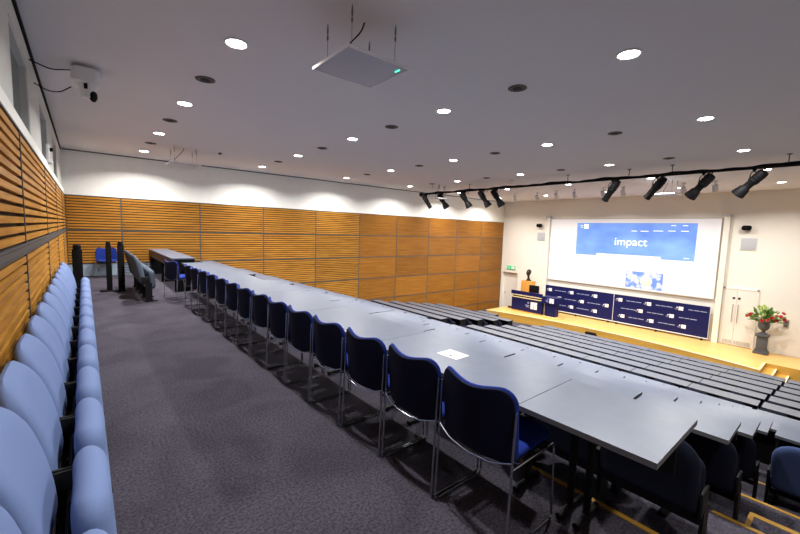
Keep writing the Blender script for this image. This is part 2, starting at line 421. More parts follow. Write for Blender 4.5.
# ------------------------------------------------------------------ projector on the ceiling
t = empty('projector', (.09, 7.0, 3.30))
bm = nb(); slab(bm, rrect(.30, .52, .05, .05), .17, lambda a, b, c: (a, b-.26, c+.30), bev=.03); obj('housing', bm, 'whitep', t)
bm = nb(); lathe(bm, [(.13, .0), (.10, -.06), (.075, -.16), (.07, -.20)], 20, org=(.02, -.05, .24)); obj('lens_column', bm, 'whitep', t)
bm = nb(); lathe(bm, [(.05, 0), (.075, .02), (.08, .05), (.04, .08)], 18, axis=(1, -.2, 0), org=(.04, -.05, .08)); obj('lens_cap', bm, 'black', t)
bm = nb(); box(bm, -.12, .12, .0, .24, .385, .432); obj('ceiling_bracket', bm, 'whitep', t, sm=False)
bm = nb(); box(bm, -.02, .02, -.2, -.1, .14, .2, bev=.005); obj('sensor_box', bm, 'black', t)
for c_ in list(t.children):
    if c_.name.startswith('lens_cap'): c_.parent = [q for q in t.children if q.name.startswith('lens_column')][0]
tag(t, 'white ceiling projector with downward lens column beside the high windows', 'projector')
bm = nb(); tube(bm, arc_pts([(XL-.03, 6.5, 3.55), (-.25, 6.6, 3.52), (-.15, 6.8, 3.6), (-.03, 6.9, 3.66)], .1, 6), .008, 6)
o = obj('cable', bm, 'black'); tag(o, 'upper black cable drooping from window wall to the projector', 'cable')
bm = nb(); tube(bm, arc_pts([(XL-.03, 7.0, 3.42), (-.30, 7.0, 3.35), (-.18, 7.0, 3.36), (-.06, 6.95, 3.45)], .1, 6), .007, 6)
o = obj('cable', bm, 'black'); tag(o, 'lower black cable drooping from window wall to the projector', 'cable')
t = empty('wall_box', (XL-.045, 8.4, 2.56))
bm = nb(); box(bm, 0, .10, -.12, .12, 0, .05, bev=.01); box(bm, .02, .07, -.05, .05, .05, .30, bev=.012); obj('housing', bm, 'whitep', t)
bm = nb(); lathe(bm, [(.03, 0), (.03, .03), (.015, .04)], 12, axis=(1, 0, 0), org=(.07, 0, .22)); obj('lens', bm, 'black', t)
tag(t, 'small white device standing on the ledge beneath the high windows', 'camera')

# ------------------------------------------------------------------ tip-up auditorium seats
def make_seat(fab, wd=.575, backh=.95, label='', cat='seat'):
    t = empty('auditorium_seat')
    def fb(a, b, c):   # a across (Y), b up, c thickness
        z = .36+b; k = b/(backh-.36); bulge = .025*math.sin(min(1, max(0, k))*PI)
        return (-.13-.13*k**1.2+c+ (bulge if c > 0 else 0) - .02*math.cos(a/wd*PI)*(1 if c > 0 else 0), a, z)
    bm = nb(); pillow(bm, dense(rrect(wd, backh-.36, .17, .06, 8)), .10, fb); obj('backrest', bm, fab, t)
    def fc(a, b, c):
        return (.035+c-.02*(b/.40)+.01*math.cos(a/wd*PI), a, .26+b)
    bm = nb(); pillow(bm, dense(rrect(wd-.02, .40, .08, .07, 6)), .12, fc, r0=.68); obj('cushion', bm, fab, t)
    for s in (-1, 1):
        bm = nb(); box(bm, -.10, .02, s*(wd/2+.012)-.010, s*(wd/2+.012)+.010, .02, .40); box(bm, -.12, .12, s*(wd/2+.012)-.014, s*(wd/2+.012)+.014, 0, .02)
        box(bm, -.17, -.02, s*(wd/2+.012)-.008, s*(wd/2+.012)+.008, .38, .53, bev=.004)
        obj('leg', bm, 'blackm', t)
    bm = nb(); box(bm, -.10, .01, -wd/2, wd/2, .30, .34); tube(bm, [(-.05, -wd/2, .43), (-.05, wd/2, .43)], .012, 8)
    obj('hinge_bar', bm, 'blackm', t)
    return t
sproto = make_seat('seatfab', wd=.555)
for k in range(14):
    s = sproto if k == 0 else copy_tree(sproto)
    s.location = (-.04, 1.59-.607*1.5+.607*k, 0)
    tag(s, 'slate blue tip-up seat against the slatted wall, %s from the camera end' % ORD[k+1], 'seat', 'tip-up seats along the slatted wall')
# small armrest bars between backs and cushions
# free-standing seat unit near the far wall
fproto = make_seat('greyfab', wd=.56, backh=.98)
for k in range(4):
    s = fproto if k == 0 else copy_tree(fproto)
    s.location = (1.05, 9.75+.62*k, 0)
    tag(s, 'grey tip-up seat in the short loose row near the far wall, %s from camera' % ORD[k+1], 'seat', 'loose row of grey seats near the far wall')
def black_stand(x, y, h, wd, label, foot):
    t = empty('black_stand', (x, y, 0))
    bm = nb(); slab(bm, rrect(wd, h, wd*.28, .02, 5), wd*.7, lambda a, b, c: (a, c, b+.02), bev=.015); obj('post', bm, 'black', t)
    bm = nb(); lathe(bm, [(wd*.3, h-.02), (wd*.42, h+.02), (wd*.42, h+.07), (wd*.25, h+.10)], 14); obj('cap', bm, 'black', t)
    bm = nb(); box(bm, -wd*.6-foot, wd*.6, -.12, .12, 0, .03, bev=.01); obj('foot', bm, 'black', t)
    tag(t, label, 'stand')
black_stand(-.13, 10.6, 1.06, .17, 'tall black stand beside the slatted wall past the last blue seat', 0.0)
black_stand(.43, 11.4, 1.10, .11, 'left of two slim black stands with flat feet near the grey seats', .12)
black_stand(.66, 11.3, 1.10, .13, 'right of two slim black stands with flat feet, touching the grey seats', .10)

# ------------------------------------------------------------------ stacking chairs
def make_chair():
    t = empty('stacking_chair'); W2 = .258
    def back_fn(off):
        def f(a, b, c):
            k = b/.38
            x = -.225-.035*k+.07*(a/.26)**2+c
            return (x+off, a, .468+b-.015*math.cos(a/.22*PI)*k)
        return f
    bm = nb(); pillow(bm, dense(rrect(.508, .395, .085, .05, 6), .04), .026, back_fn(.014), r0=.93); obj('backrest', bm, 'bluefab', t)
    bm = nb(); pillow(bm, dense(rrect(.498, .388, .083, .048, 6), .04), .014, back_fn(-.004), r0=.96); obj('back_shell', bm, 'navyshell', t)
    bm = nb(); pillow(bm, dense(rrect(.47, .44, .09, .06, 6), .05), .05, lambda a, b, c: (-.17+b, a, .498+c+.012*(b/.44)-.02*max(0, (b-.36)/.08)**2), r0=.85); obj('seat', bm, 'bluefab', t)
    bm = nb(); slab(bm, rrect(.45, .42, .08, .05, 6, 0, .005), .014, lambda a, b, c: (-.17+b, a, .468+c+.01*(b/.44)), bev=.004, seg=2); obj('seat_shell', bm, 'navyshell', t)
    for s in (-1, 1):
        y = s*W2
        bm = nb(); tube(bm, arc_pts([(-.195, y, .77), (-.205, y, .50), (-.222, y, .008), (.225, y, .008), (.20, y, .478), (-.205, y, .466)], .035), .0068, 8)
        obj('leg_frame', bm, 'chrome', t)
    bm = nb(); tube(bm, arc_pts([(-.205, -W2, .50), (-.235, -W2*.6, .466), (-.243, 0, .450), (-.235, W2*.6, .466), (-.205, W2, .50)], .05), .0055, 8); obj('rear_crossbar', bm, 'chrome', t)
    bm = nb(); tube(bm, [(.10, -W2, .462), (.10, W2, .462)], .006, 8); tube(bm, [(-.12, -W2, .458), (-.12, W2, .458)], .006, 8); obj('seat_crossbar', bm, 'chrome', t)
    return t
cproto = make_chair()
cy = [1.262+.543*k for k in range(14)]
for k, y in enumerate(cy):
    c = cproto if k == 0 else copy_tree(cproto)
    c.location = (1.83-.006*k+random.uniform(-.012, .012), y, 0); c.rotation_euler = (0, 0, R(random.uniform(-1, 1)))
    tag(c, 'royal blue chrome-framed chair pushed up to back-row tables, %s from the camera' % ORD[k+1], 'chair', 'blue chairs along the back row of tables')
c = copy_tree(cproto); c.location = (1.60, 9.45, 0); c.rotation_euler = (0, 0, R(18))
tag(c, 'royal blue chair pulled out at an angle, farthest at the back-row tables', 'chair', 'blue chairs along the back row of tables')
c = copy_tree(cproto); c.location = (.50, 14.40, 0); c.rotation_euler = (0, 0, R(-90))
tag(c, 'royal blue chair standing alone against the far slatted wall', 'chair')

# ------------------------------------------------------------------ back-row tables (walkway level)
def table_a(y0, y1, i, n):
    t = empty('long_table', ((1.78+2.40)/2, (y0+y1)/2, 0)); L2 = (y1-y0)/2-.002
    bm = nb(); box(bm, -.31, .31, -L2, L2, .702, .73, 1, bev=.0); 
    for f in bm.faces:
        if f.normal.z > .5 or f.calc_center_median().z > .7299: f.material_index = 0
    obj('table_top', bm, ['laminate', 'lamedge'], t, sm=False)
    for s in (-1, 1):
        yy = s*(L2-.16) if i > 1 else (.10, .20)[s > 0]
        bm = nb(); tube(bm, [(.12, yy, .03), (.12, yy, .70)], .022, 10); tube(bm, [(-.02, yy, .024), (.26, yy, .024)], .018, 8); tube(bm, [(-.25, yy, .69), (.28, yy, .69)], .012, 8)
        for x_ in (.0, .24): lathe(bm, [(.02, 0), (.02, .02)], 10, org=(x_, yy, 0))
        obj('leg', bm, 'blackm', t)
    bm = nb(); box(bm, .24, .255, -L2+.06, L2-.06, .42, .69); obj('modesty_panel', bm, 'black', t, sm=False)
    tag(t, 'grey laminate table at the back row on the walkway, %s from the camera' % ORD[i], 'table', 'back-row tables on the walkway')
ya = [.44, 1.10, 2.47, 3.86, 5.245, 6.63, 8.015, 9.40, 10.33]
for i in range(len(ya)-1): table_a(ya[i], ya[i+1], i+1, 8)
# far counter
t = empty('control_desk', (1.86, 12.62, 0))
bm = nb(); box(bm, -.26, .26, -2.12, 2.12, .80, .83, 0); obj('table_top', bm, 'laminate', t, sm=False)
bm = nb(); box(bm, -.25, -.22, -2.10, 2.10, .60, .80); obj('apron', bm, 'darkwood', t, sm=False)
for y in (-2.08, 0, 2.08):
    bm = nb(); box(bm, -.20, .24, y-.015, y+.015, 0, .80); obj('end_panel', bm, 'black', t, sm=False)
tag(t, 'long grey-topped counter running to the far slatted wall', 'desk')
# paper on the second table
t = empty('paper_notice', (2.125, 1.885, .7305), R(2))
bm = nb(); box(bm, -.075, .075, -.095, .095, 0, .0008); obj('sheet', bm, 'paper', t, sm=False)
bm = nb()
for (x, y, a, b) in ((-.04, .03, .012, .012), (-.04, -.01, .016, .014), (.03, .05, .004, .03), (.03, 0, .004, .02), (.045, .03, .003, .04), (-.01, -.05, .003, .02), (-.06, .05, .003, .02)):
    box(bm, x-a, x+a, y-b, y+b, .0008, .0012)
obj('print', bm, 'lamedge', t, sm=False)
tag(t, 'white printed sheet lying on the back-row tables', 'paper')

# ------------------------------------------------------------------ fixed desks
desk_cache = {}
def desk(n, y0, y1, gap, label, endpan=True):
    L = round(y1-y0-gap, 3); key = (L, n > 7)
    if key not in desk_cache:
        t = empty('lecture_desk')
        bm = nb(); box(bm, -.40, 0, -L/2, L/2, .702, .73, 1)
        for f in bm.faces:
            if f.calc_center_median().z > .7299: f.material_index = 0
        obj('desktop', bm, ['lamshaded', 'black'] if n > 7 else ['laminate', 'lamedge'], t, sm=False)  # lower rows: shade painted into darker tops and black edges
        bm = nb(); box(bm, -.045, -.025, -L/2+.01, L/2-.01, .12 if L > .7 else .60, .70); obj('modesty_panel', bm, 'black', t, sm=False)
        if L < .7:
            bm = nb(); tube(bm, [(-.16, .02, .02), (-.16, .02, .70)], .025, 10); box(bm, -.36, .0, -.005, .045, 0, .03); obj('leg', bm, 'black', t)
        for s in (-1, 1) if L >= .7 else ():
            bm = nb(); box(bm, -.36, -.05, s*(L/2-.02)-.012, s*(L/2-.02)+.012, .10, .70); box(bm, -.38, -.03, s*(L/2-.02)-.02, s*(L/2-.02)+.02, 0, .10)
            obj('end_panel', bm, 'blackm', t, sm=False)
        desk_cache[key] = t
    else: t = copy_tree(desk_cache[key])
    t.location = (xfar(n), (y0+y1)/2, zf(n))
    return tag(t, label, 'desk', 'fixed grey desks in the raked rows')
for n in range(1, 14):
    a = []
    g = .024 if n < 8 else .014
    rn = 'front row' if n == 13 else ('%s raked row' % ORD[n])
    if n <= 3: a.append((.39, 1.0))
    if n == 3: a.insert(0, (-.80, .36))
    if n > 3: a += [(-1.39, -.195), (-.195, .955)]
    y = 1.0
    for k in range(6): a.append((y, y+1.195)); y += 1.195
    a.append((y, y+.66))
    for i, (p0, p1) in enumerate(a):
        desk(n, p0, p1, g, 'grey laminate desk, %s of the near block, %s along from the camera side' % (rn, ORD[i+1]))
    b = [(10.10-.04*max(0, n-7), 11.175), (11.175, 12.37), (12.37, 13.565), (13.565, 14.70)] if n < 13 else [(11.45, 12.64)]
    for i, (p0, p1) in enumerate(b):
        desk(n, p0, p1, g, 'grey laminate desk, %s of the far block, %s along from the aisle' % (rn, ORD[i+1]))

# ------------------------------------------------------------------ seats in the raked rows
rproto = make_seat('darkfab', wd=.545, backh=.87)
used = False
def row_seat(n, y, label, group, dx=0):
    global used
    s = copy_tree(rproto) if used else rproto; used = True
    s.location = (xfar(n-1)+.43+dx, y, zf(n)); tag(s, label, 'seat', group)
def rs(n): return [.70]+[1.0+.5975*k+.299 for k in range(12)]
G = 'dark blue seats in the raked rows'
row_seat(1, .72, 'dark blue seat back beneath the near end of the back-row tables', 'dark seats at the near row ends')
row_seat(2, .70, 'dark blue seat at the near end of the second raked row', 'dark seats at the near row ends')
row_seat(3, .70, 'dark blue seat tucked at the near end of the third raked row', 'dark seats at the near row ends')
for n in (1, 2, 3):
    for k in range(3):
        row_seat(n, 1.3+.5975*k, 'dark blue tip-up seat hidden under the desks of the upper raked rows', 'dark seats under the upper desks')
rproto2 = make_seat('midblue', wd=.545, backh=.86)
for i, (n, y) in enumerate([(3, .05), (4, .0), (3, -.56), (4, -.6)]):
    s = rproto2 if i == 0 else copy_tree(rproto2)
    s.location = (xfar(n-1)+.44, y, zf(n))
    tag(s, ['blue tip-up seat beyond the aisle steps, closest at lower right', 'blue tip-up seat peeking out behind the closest lower-right seat',
            'blue tip-up seat at right picture edge, same row as closest lower-right seat', 'blue tip-up seat at right edge, one row nearer the stage than its neighbour'][i], 'seat', 'blue seats beyond the aisle steps')
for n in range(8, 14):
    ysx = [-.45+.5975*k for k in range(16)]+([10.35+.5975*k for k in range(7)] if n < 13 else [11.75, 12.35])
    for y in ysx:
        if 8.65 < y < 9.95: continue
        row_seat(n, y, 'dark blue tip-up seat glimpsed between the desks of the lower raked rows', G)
# aisle steps with yellow nosing
for i, (x0, x1, z0, z1) in enumerate([(2.42, 2.95, -.327, -.163), (3.49, 4.0, -.654, -.49)]):
    t = empty('aisle_step', ((x0+x1)/2, -.15, z0))
    bm = nb(); box(bm, -(x1-x0)/2, (x1-x0)/2, -.55, .50, 0, z1-z0); obj('tread', bm, 'carpet', t, sm=False)
    bm = nb(); box(bm, (x1-x0)/2-.05, (x1-x0)/2+.002, -.55, .50, z1-z0-.03, z1-z0+.003); box(bm, -(x1-x0)/2+.01, (x1-x0)/2-.05, .470, .502, z1-z0-.03, z1-z0+.003); obj('nosing', bm, 'yellow', t, sm=False)
    tag(t, 'carpeted %s aisle step with yellow edging at lower right' % ('upper' if i == 0 else 'lower'), 'step')
for n in range(0, 4):
    bm = nb(); box(bm, xfar(n)-.012, xfar(n)+.024, YN+.1, .5 if n else 2.9, zf(n)-.02, zf(n)+.004)
    struct(obj('trim_%d' % (4+n), bm, 'yellow', sm=False))

# ------------------------------------------------------------------ stage
def stage_x(y): return 18.70-.030*((y-7.7)**2)*.78
N = 24; top = []
ys_ = [13.48+(1.75-13.48)*k/N for k in range(N+1)]
bm = nb()
pf = [(stage_x(y), y) for y in ys_]+[(19.08, 1.75), (19.08, YN+.04), (XS-.03, YN+.04), (XS-.03, 13.48)]
v1 = [bm.verts.new((x, y, STAGE_Z)) for x, y in pf]; v0 = [bm.verts.new((x, y, FLOOR_FRONT)) for x, y in pf]
bm.faces.new(v1); bm.faces.new(v0[::-1])
for k in range(len(pf)):
    f = bm.faces.new((v0[k], v0[(k+1) % len(pf)], v1[(k+1) % len(pf)], v1[k])); f.material_index = 1
stage = obj('stage_platform', bm, ['stagewood', 'stagefront'], sm=False)
tag(stage, 'low maple stage platform in front of the screen wall', 'stage')
bm = nb()
for a, b in zip(ys_, ys_[1:]):
    p0 = Vector((stage_x(a), a, 0)); p1 = Vector((stage_x(b), b, 0))
    vs = [bm.verts.new(v) for v in ((p0.x-.012, a, STAGE_Z-.03), (p1.x-.012, b, STAGE_Z-.03), (p1.x-.012, b, STAGE_Z+.004), (p0.x-.012, a, STAGE_Z+.004), (p1.x+.05, b, STAGE_Z+.004), (p0.x+.05, a, STAGE_Z+.004))]
    bm.faces.new(vs[:4]); bm.faces.new((vs[3], vs[2], vs[4], vs[5]))
obj('stage_edge', bm, 'nosing', stage)
t = empty('stage_steps', (18.5, 1.2, FLOOR_FRONT))
for i, (y0, y1, h) in enumerate([(1.43, 1.745, .297), (1.11, 1.43, .148)]):
    bm = nb(); box(bm, -.45, .575, y0-1.2, y1-1.2, 0, h); obj('step', bm, 'stagefront', t, sm=False)
for i, (y0, h) in enumerate([(1.745, .45), (1.43, .30), (1.11, .15)]):
    bm = nb(); box(bm, -.46, .575, y0-1.2-.0, y0-1.2+.055, h-.03, h+.004); obj('nosing', bm, 'nosing', t, sm=False)
tag(t, 'wooden steps with pale edges leading up to right end of stage', 'steps')

# ------------------------------------------------------------------ screen wall
def wallbox(bm, y0, y1, z0, z1, d0, d1, mi=0, bev=0): return box(bm, XS-d1, XS-d0, y0, y1, z0, z1, mi, bev)
def rel(t): return t
t = empty('projection_screen', (XS-.03, 7.65, -.87))
def wb(name, rects, m, par=None):
    """rects in absolute Y/Z, as children of the screen"""
    bm = nb()
    for (y0, y1, z0, z1, d0, d1) in rects: box(bm, -d1, -d0, y0-7.65, y1-7.65, z0+.87, z1+.87)
    return obj(name, bm, m, par or t, sm=False)
wb('screen_surface', [(3.78, 11.5, -.87, 2.62, .0, .05)], 'screen')
wb('screen_border', [(3.76, 11.52, -.90, -.87, 0, .07), (3.76, 3.79, -.87, 2.64, 0, .055), (3.78, 11.5, 2.62, 2.65, 0, .055)], 'doorline')
hb = wb('projected_header', [(4.60, 9.97, .98, 2.41, .052, .055), (4.60, 5.9, .70, .98, .052, .055), (8.85, 9.97, .70, .98, .052, .055), (5.9, 8.85, .82, .98, .052, .055)], 'sky')
wb('projected_photo', [(5.72, 7.33, -.80, .02, .052, .055)], 'sky2')
bm = nb(); lathe(bm, [(.26, 0), (.25, .003)], 20, axis=(-1, 0, 0), org=(-.0551, 6.42-7.65, -.42+.87)); obj('projected_photo_detail', bm, 'skyf', t)
wb('projected_text', [(7.6, 8.9, .28, .30, .052, .054), (6.3, 8.2, .55, .565, .052, .054), (6.6, 8.0, .48, .495, .052, .054), (8.3, 9.2, .05, .065, .052, .054)], 'pgrey')
wb('projected_menu', [(7.0, 7.25, 2.0, 2.03, .055, .057), (6.5, 6.85, 2.0, 2.03, .055, .057), (5.9, 6.3, 2.02, 2.05, .055, .057), (5.4, 5.7, 2.03, 2.06, .055, .057), (4.9, 5.2, 2.03, 2.06, .055, .057), (4.95, 5.15, 2.28, 2.31, .055, .057), (5.4, 5.6, 2.28, 2.31, .055, .057), (4.8, 5.0, .80, .83, .055, .057)], 'pwhite')
wb('projected_logo', [(9.36, 9.60, 2.10, 2.34, .055, .058), (9.67, 9.80, 2.24, 2.28, .055, .058), (9.67, 9.76, 2.15, 2.18, .055, .058)], 'pwhite')
wb('projected_logo_detail', [(9.47, 9.49, 2.10, 2.26, .058, .060), (9.36, 9.44, 2.20, 2.23, .058, .060)], 'sky')
def text(name, s, size, loc, m, parent=None, rot=None, ext=.002, sx=1):
    c = bpy.data.curves.new(name, 'FONT'); c.body = s; c.size = size; c.extrude = ext; c.align_x = 'CENTER'; c.align_y = 'CENTER'
    o = bpy.data.objects.new(name, c); col.objects.link(o)
    dg = bpy.context.evaluated_depsgraph_get(); me = bpy.data.meshes.new_from_object(o.evaluated_get(dg))
    bpy.data.objects.remove(o); me.materials.append(M[m]) if not me.materials else None
    if me.materials: me.materials[0] = M[m]
    o = bpy.data.objects.new(name, me); col.objects.link(o)
    mt = Matrix(((0, 0, -1), (-1, 0, 0), (0, 1, 0))).to_4x4()
    if parent: o.parent = parent
    o.matrix_local = Matrix.Translation(loc) @ mt @ Matrix.Diagonal((sx, 1, 1, 1))
    return o
text('projected_title', 'impact', .56, (-.058, 7.26-7.65, 1.46+.87), 'pwhite', t)
tag(t, 'large white projection screen showing a blue web page headed impact', 'screen')

# banners
mark = {}
def put(t, nm, y, z):
    """one small mark printed on a banner"""
    if nm not in mark:
        bm = nb()
        if nm == 'logo':
            box(bm, -.034, -.031, -.09, .09, -.085, .085); box(bm, -.034, -.031, .12, .17, .01, .06)
            slabs = ((.12, .24), (.12, .22))
            for q, (a, b) in enumerate(slabs): box(bm, -.033, -.031, a, b, -.03-.035*q, -.015-.035*q, 1)
            mark[nm] = obj(nm, bm, ['logo', 'print'], t, sm=False)
        else:
            for (a, b) in ((.16, .34), (-.06, .13), (-.33, -.09)): box(bm, -.034, -.031, a, b, -.018, .018)
            mark[nm] = obj(nm, bm, 'print', t, sm=False)
        o = mark[nm]
    else: o = mark[nm].copy(); col.objects.link(o); o.parent = t
    o.location = (0, y, z)
def banner(y0, y1, label, ph):
    t = empty('banner', (XS-.18, (y0+y1)/2, STAGE_Z)); L2 = (y1-y0)/2-.01
    bm = nb(); box(bm, -.03, .03, -L2, L2, .13, 1.52); face = obj('printed_face', bm, 'navy', t, sm=False)
    bm = nb(); box(bm, -.04, .04, -L2, L2, .09, .13); box(bm, -.032, .03, -L2-.008, -L2, .09, 1.52); box(bm, -.032, .03, L2, L2+.008, .09, 1.52); obj('frame', bm, 'logo', t, sm=False)
    for y in (-L2*.9, 0, L2*.9):
        bm = nb(); box(bm, -.08, .08, y-.03, y+.03, 0, .09); obj('foot', bm, 'black', t, sm=False)
    for r_, z in enumerate((1.27, .86, .46)):
        yy = L2-(.30, .90, .34)[r_]-ph*(0, .35, .12)[r_]; kind = 0
        if r_ == 1: put(face, 'lettering', yy+.55, z)
        while yy > -L2+.12:
            if kind == 0: put(face, 'logo', yy, z); yy -= .62; kind = 1
            else:
                if yy-.33 > -L2+.03: put(face, 'lettering', yy, z)
                yy -= .66; kind = 0
    tag(t, label, 'banner', 'navy sponsor banners below the screen')
banner(7.75, 11.54, 'navy banner printed with small white logos, left one below the screen', 0)
banner(3.82, 7.75, 'navy banner printed with small white logos, right one beside the pale pilaster', 1)

# pilasters
for y0, y1, z0, nm in ((3.50, 3.70, STAGE_Z, 'right'), (11.56, 11.72, STAGE_Z, 'left')):
    t = empty('screen_mast', (XS-.03, (y0+y1)/2, z0))
    bm = nb(); box(bm, -.16, 0, -(y1-y0)/2, (y1-y0)/2, 0, 2.70-z0); obj('shaft', bm, 'door', t, sm=False)
    bm = nb(); box(bm, -.22, 0, -(y1-y0)/2-.06, (y1-y0)/2+.06, 2.70-z0, 2.78-z0); obj('cap', bm, 'steel', t, sm=False)
    tag(t, 'pale vertical mast at the %s side of the projection screen' % nm, 'column')

# stage door
t = struct(empty('door_1', (XS, 2.92, STAGE_Z)))
bm = nb(); box(bm, -.05, 0, -.56, -.50, 0, 2.45); box(bm, -.05, 0, .50, .56, 0, 2.45); box(bm, -.05, 0, -.56, .56, 2.39, 2.45); obj('door_frame', bm, 'door', t, sm=False)
bm = nb(); box(bm, -.012, 0, -.50, .50, 0, 2.39); obj('door_gap', bm, 'doorline', t, sm=False)
for y0, y1 in ((-.495, .10), (.11, .495)):
    bm = nb(); box(bm, -.04, -.012, y0, y1, .02, 2.38); leaf = obj('door_leaf', bm, 'door', t, sm=False)
    hy = .03 if y0 < 0 else .20
    bm = nb(); tube(bm, [(-.04, hy, 1.0), (-.09, hy, 1.0), (-.09, hy, 1.75), (-.04, hy, 1.75)], .014, 8); obj('handle', bm, 'steel', leaf)
    bm = nb(); lathe(bm, [(.05, 0), (.05, .012)], 16, axis=(-1, 0, 0), org=(-.04, hy, 2.02)); obj('round_sign', bm, 'rail', leaf)
bm = nb()
for k in range(12): box(bm, -.048, -.04, -.45+.045*k, -.425+.045*k, .06, .22)
for k in range(7): box(bm, -.048, -.04, .13+.045*k, .155+.045*k, .06, .22)
obj('vent_grille', bm, 'doorline', t, sm=False)
# audience exit door in its recess
t = struct(empty('door_2', (XS, 14.16, FLOOR_FRONT)))
bm = nb(); box(bm, .18, .24, -.56, .56, 0, 2.42); obj('door_leaf', bm, 'door', t, sm=False)
bm = nb(); box(bm, .13, .18, .38, .42, 1.0, 1.12); obj('handle', bm, 'steel', t, sm=False)
t = empty('exit_sign', (XS, 14.08, -.57))
bm = nb(); box(bm, -.05, 0, -.30, .30, 0, .24, bev=.006); obj('housing', bm, 'exit', t, sm=False)
bm = nb()
box(bm, -.054, -.05, -.26, -.02, .03, .21); obj('white_field', bm, 'logo', t, sm=False)
bm = nb()   # running figure and arrow
lathe(bm, [(.022, 0), (.02, .004)], 10, axis=(-1, 0, 0), org=(-.05, .17, .19))
for (a, b) in (((.16, .165), (.13, .10)), ((.13, .10), (.19, .07)), ((.13, .10), (.09, .04)), ((.155, .15), (.21, .13)), ((.155, .15), (.10, .14))):
    tube(bm, [(-.053, a[0], a[1]), (-.053, b[0], b[1])], .011, 6)
obj('running_figure', bm, 'logo', t)
tag(t, 'green exit sign on wall above the recessed door', 'sign')

# wall speakers and cameras either side of the screen
for y, z, nm in ((12.13, 1.35, 'left'), (2.86, 1.32, 'right')):
    t = empty('wall_speaker', (XS, y, z))
    bm = nb(); box(bm, -.035, 0, -.24, .24, 0, .48, bev=.01); obj('grille', bm, 'panelgrey', t)
    bm = nb(); box(bm, -.02, 0, -.26, .26, -.02, .50); obj('surround', bm, 'door', t, sm=False)
    tag(t, 'flat square pale wall speaker, %s of the screen under a small camera' % nm, 'speaker', 'pale wall speakers beside the screen')
    t = empty('security_camera', (XS, y+.1, z+.92))
    bm = nb(); box(bm, -.14, 0, -.05, .05, -.02, .03); obj('bracket', bm, 'blackm', t, sm=False)
    bm = nb(); slab(bm, rrect(.30, .20, .07, .07), .16, lambda a, b, c: (-.16+c, a, b-.12), bev=.03); obj('camera_body', bm, 'black', t)
    bm = nb(); lathe(bm, [(.04, 0), (.05, .05), (.03, .06)], 14, axis=(-1, 0, -.3), org=(-.22, 0, -.02)); obj('lens', bm, 'blackm', t)
    tag(t, 'small black camera bracketed on the wall above the %s speaker' % nm, 'camera', 'small black cameras on the stage wall')
t = empty('switch_plate', (XS, 1.50, -1.68)); 
bm = nb(); box(bm, -.02, 0, -.08, .08, 0, .34, bev=.004); obj('plate', bm, 'steel', t)
bm = nb(); box(bm, -.03, -.02, -.04, .04, .05, .13); box(bm, -.03, -.02, -.04, .04, .20, .28); obj('button', bm, 'rail', t, sm=False)
tag(t, 'tall steel switch plate on the wall right of the flowers', 'switch')

# ------------------------------------------------------------------ lectern group
def logo_parts(t, x, yc, zc, s):
    bm = nb(); box(bm, x-.004, x, yc-.5*s, yc+.5*s, zc-.5*s, zc+.5*s); obj('logo', bm, 'logo', t, sm=False)
    bm = nb(); box(bm, x-.006, x-.004, yc-.05*s, yc-.0*s, zc-.5*s, zc+.1*s); box(bm, x-.006, x-.004, yc-.5*s, yc-.3*s, zc+.15*s, zc+.2*s); obj('logo_detail', bm, 'navy', t, sm=False)
    bm = nb()
    box(bm, x-.004, x, yc+.75*s, yc+1.0*s, zc+.20*s, zc+.42*s)
    for k, (a, b) in enumerate(((.7, 1.35), (.7, 1.2))): box(bm, x-.004, x, yc+a*s, yc+b*s, zc-.12*s-.2*k*s, zc-.02*s-.2*k*s)
    obj('lettering', bm, 'print', t, sm=False)
t = empty('lectern', (19.25, 11.70, STAGE_Z))
bm = nb(); box(bm, -.02, .60, -.93, .98, .06, .80); cab = obj('cabinet', bm, 'navy', t, sm=False)
bm = nb(); box(bm, -.03, .58, -.90, .95, .0, .06); obj('plinth_base', bm, 'plinth', t, sm=False)
bm = nb(); box(bm, -.05, .62, -.95, 1.0, .80, .84); obj('worktop', bm, 'nosing', t, sm=False)
bm = nb(); box(bm, .02, .60, -.90, .95, .84, .92); obj('shadow_gap', bm, 'black', t, sm=False)
bm = nb(); box(bm, -.05, .62, -.95, 1.0, .92, .955); obj('worktop', bm, 'nosing', t, sm=False)
bm = nb(); box(bm, -.06, .0, -.95, 1.02, .985, 1.19); obj('screen_rail', bm, 'navy', t, sm=False)
for y in (-.8, .8):
    bm = nb(); box(bm, -.04, -.01, y-.02, y+.02, .95, 1.0); obj('rail_post', bm, 'black', t, sm=False)
logo_parts(cab, -.021, -.45, .46, .40)
tag(t, 'wide navy lectern desk with white logo at left end of stage', 'lectern')
t = empty('computer_monitor', (19.50, 11.45, STAGE_Z+.955))
bm = nb(); box(bm, -.03, .03, -.30, .30, .20, .62, bev=.01); obj('display', bm, 'black', t)
bm = nb(); box(bm, -.02, .02, -.04, .04, .01, .22); box(bm, -.10, .10, -.12, .12, 0, .015); obj('stand', bm, 'blackm', t, sm=False)
tag(t, 'black computer monitor standing on the navy lectern desk', 'monitor')
t = empty('lectern_pedestal', (19.20, 10.28, STAGE_Z))
bm = nb(); box(bm, .02, .42, -.28, .26, .05, .74); obj('column', bm, 'navy', t, sm=False)
bm = nb(); box(bm, -.08, .50, -.42, .46, .74, 1.10); hp = obj('head_panel', bm, 'navy', t, sm=False)
bm = nb(); slab(bm, rrect(1.08, .80, .30, .30, 8), .05, lambda a, b, c: (b-.28, a-.10, c+.025), bev=.01); obj('base_plate', bm, 'stagewood', t)
bm = nb(); tube(bm, [(.10, .36, .05), (.10, .36, .74)], .035, 12); obj('support_post', bm, 'steel', t)
logo_parts(hp, -.081, -.12, .92, .26)
tag(t, 'narrow navy speaker stand with white logo on rounded wooden base', 'lectern')
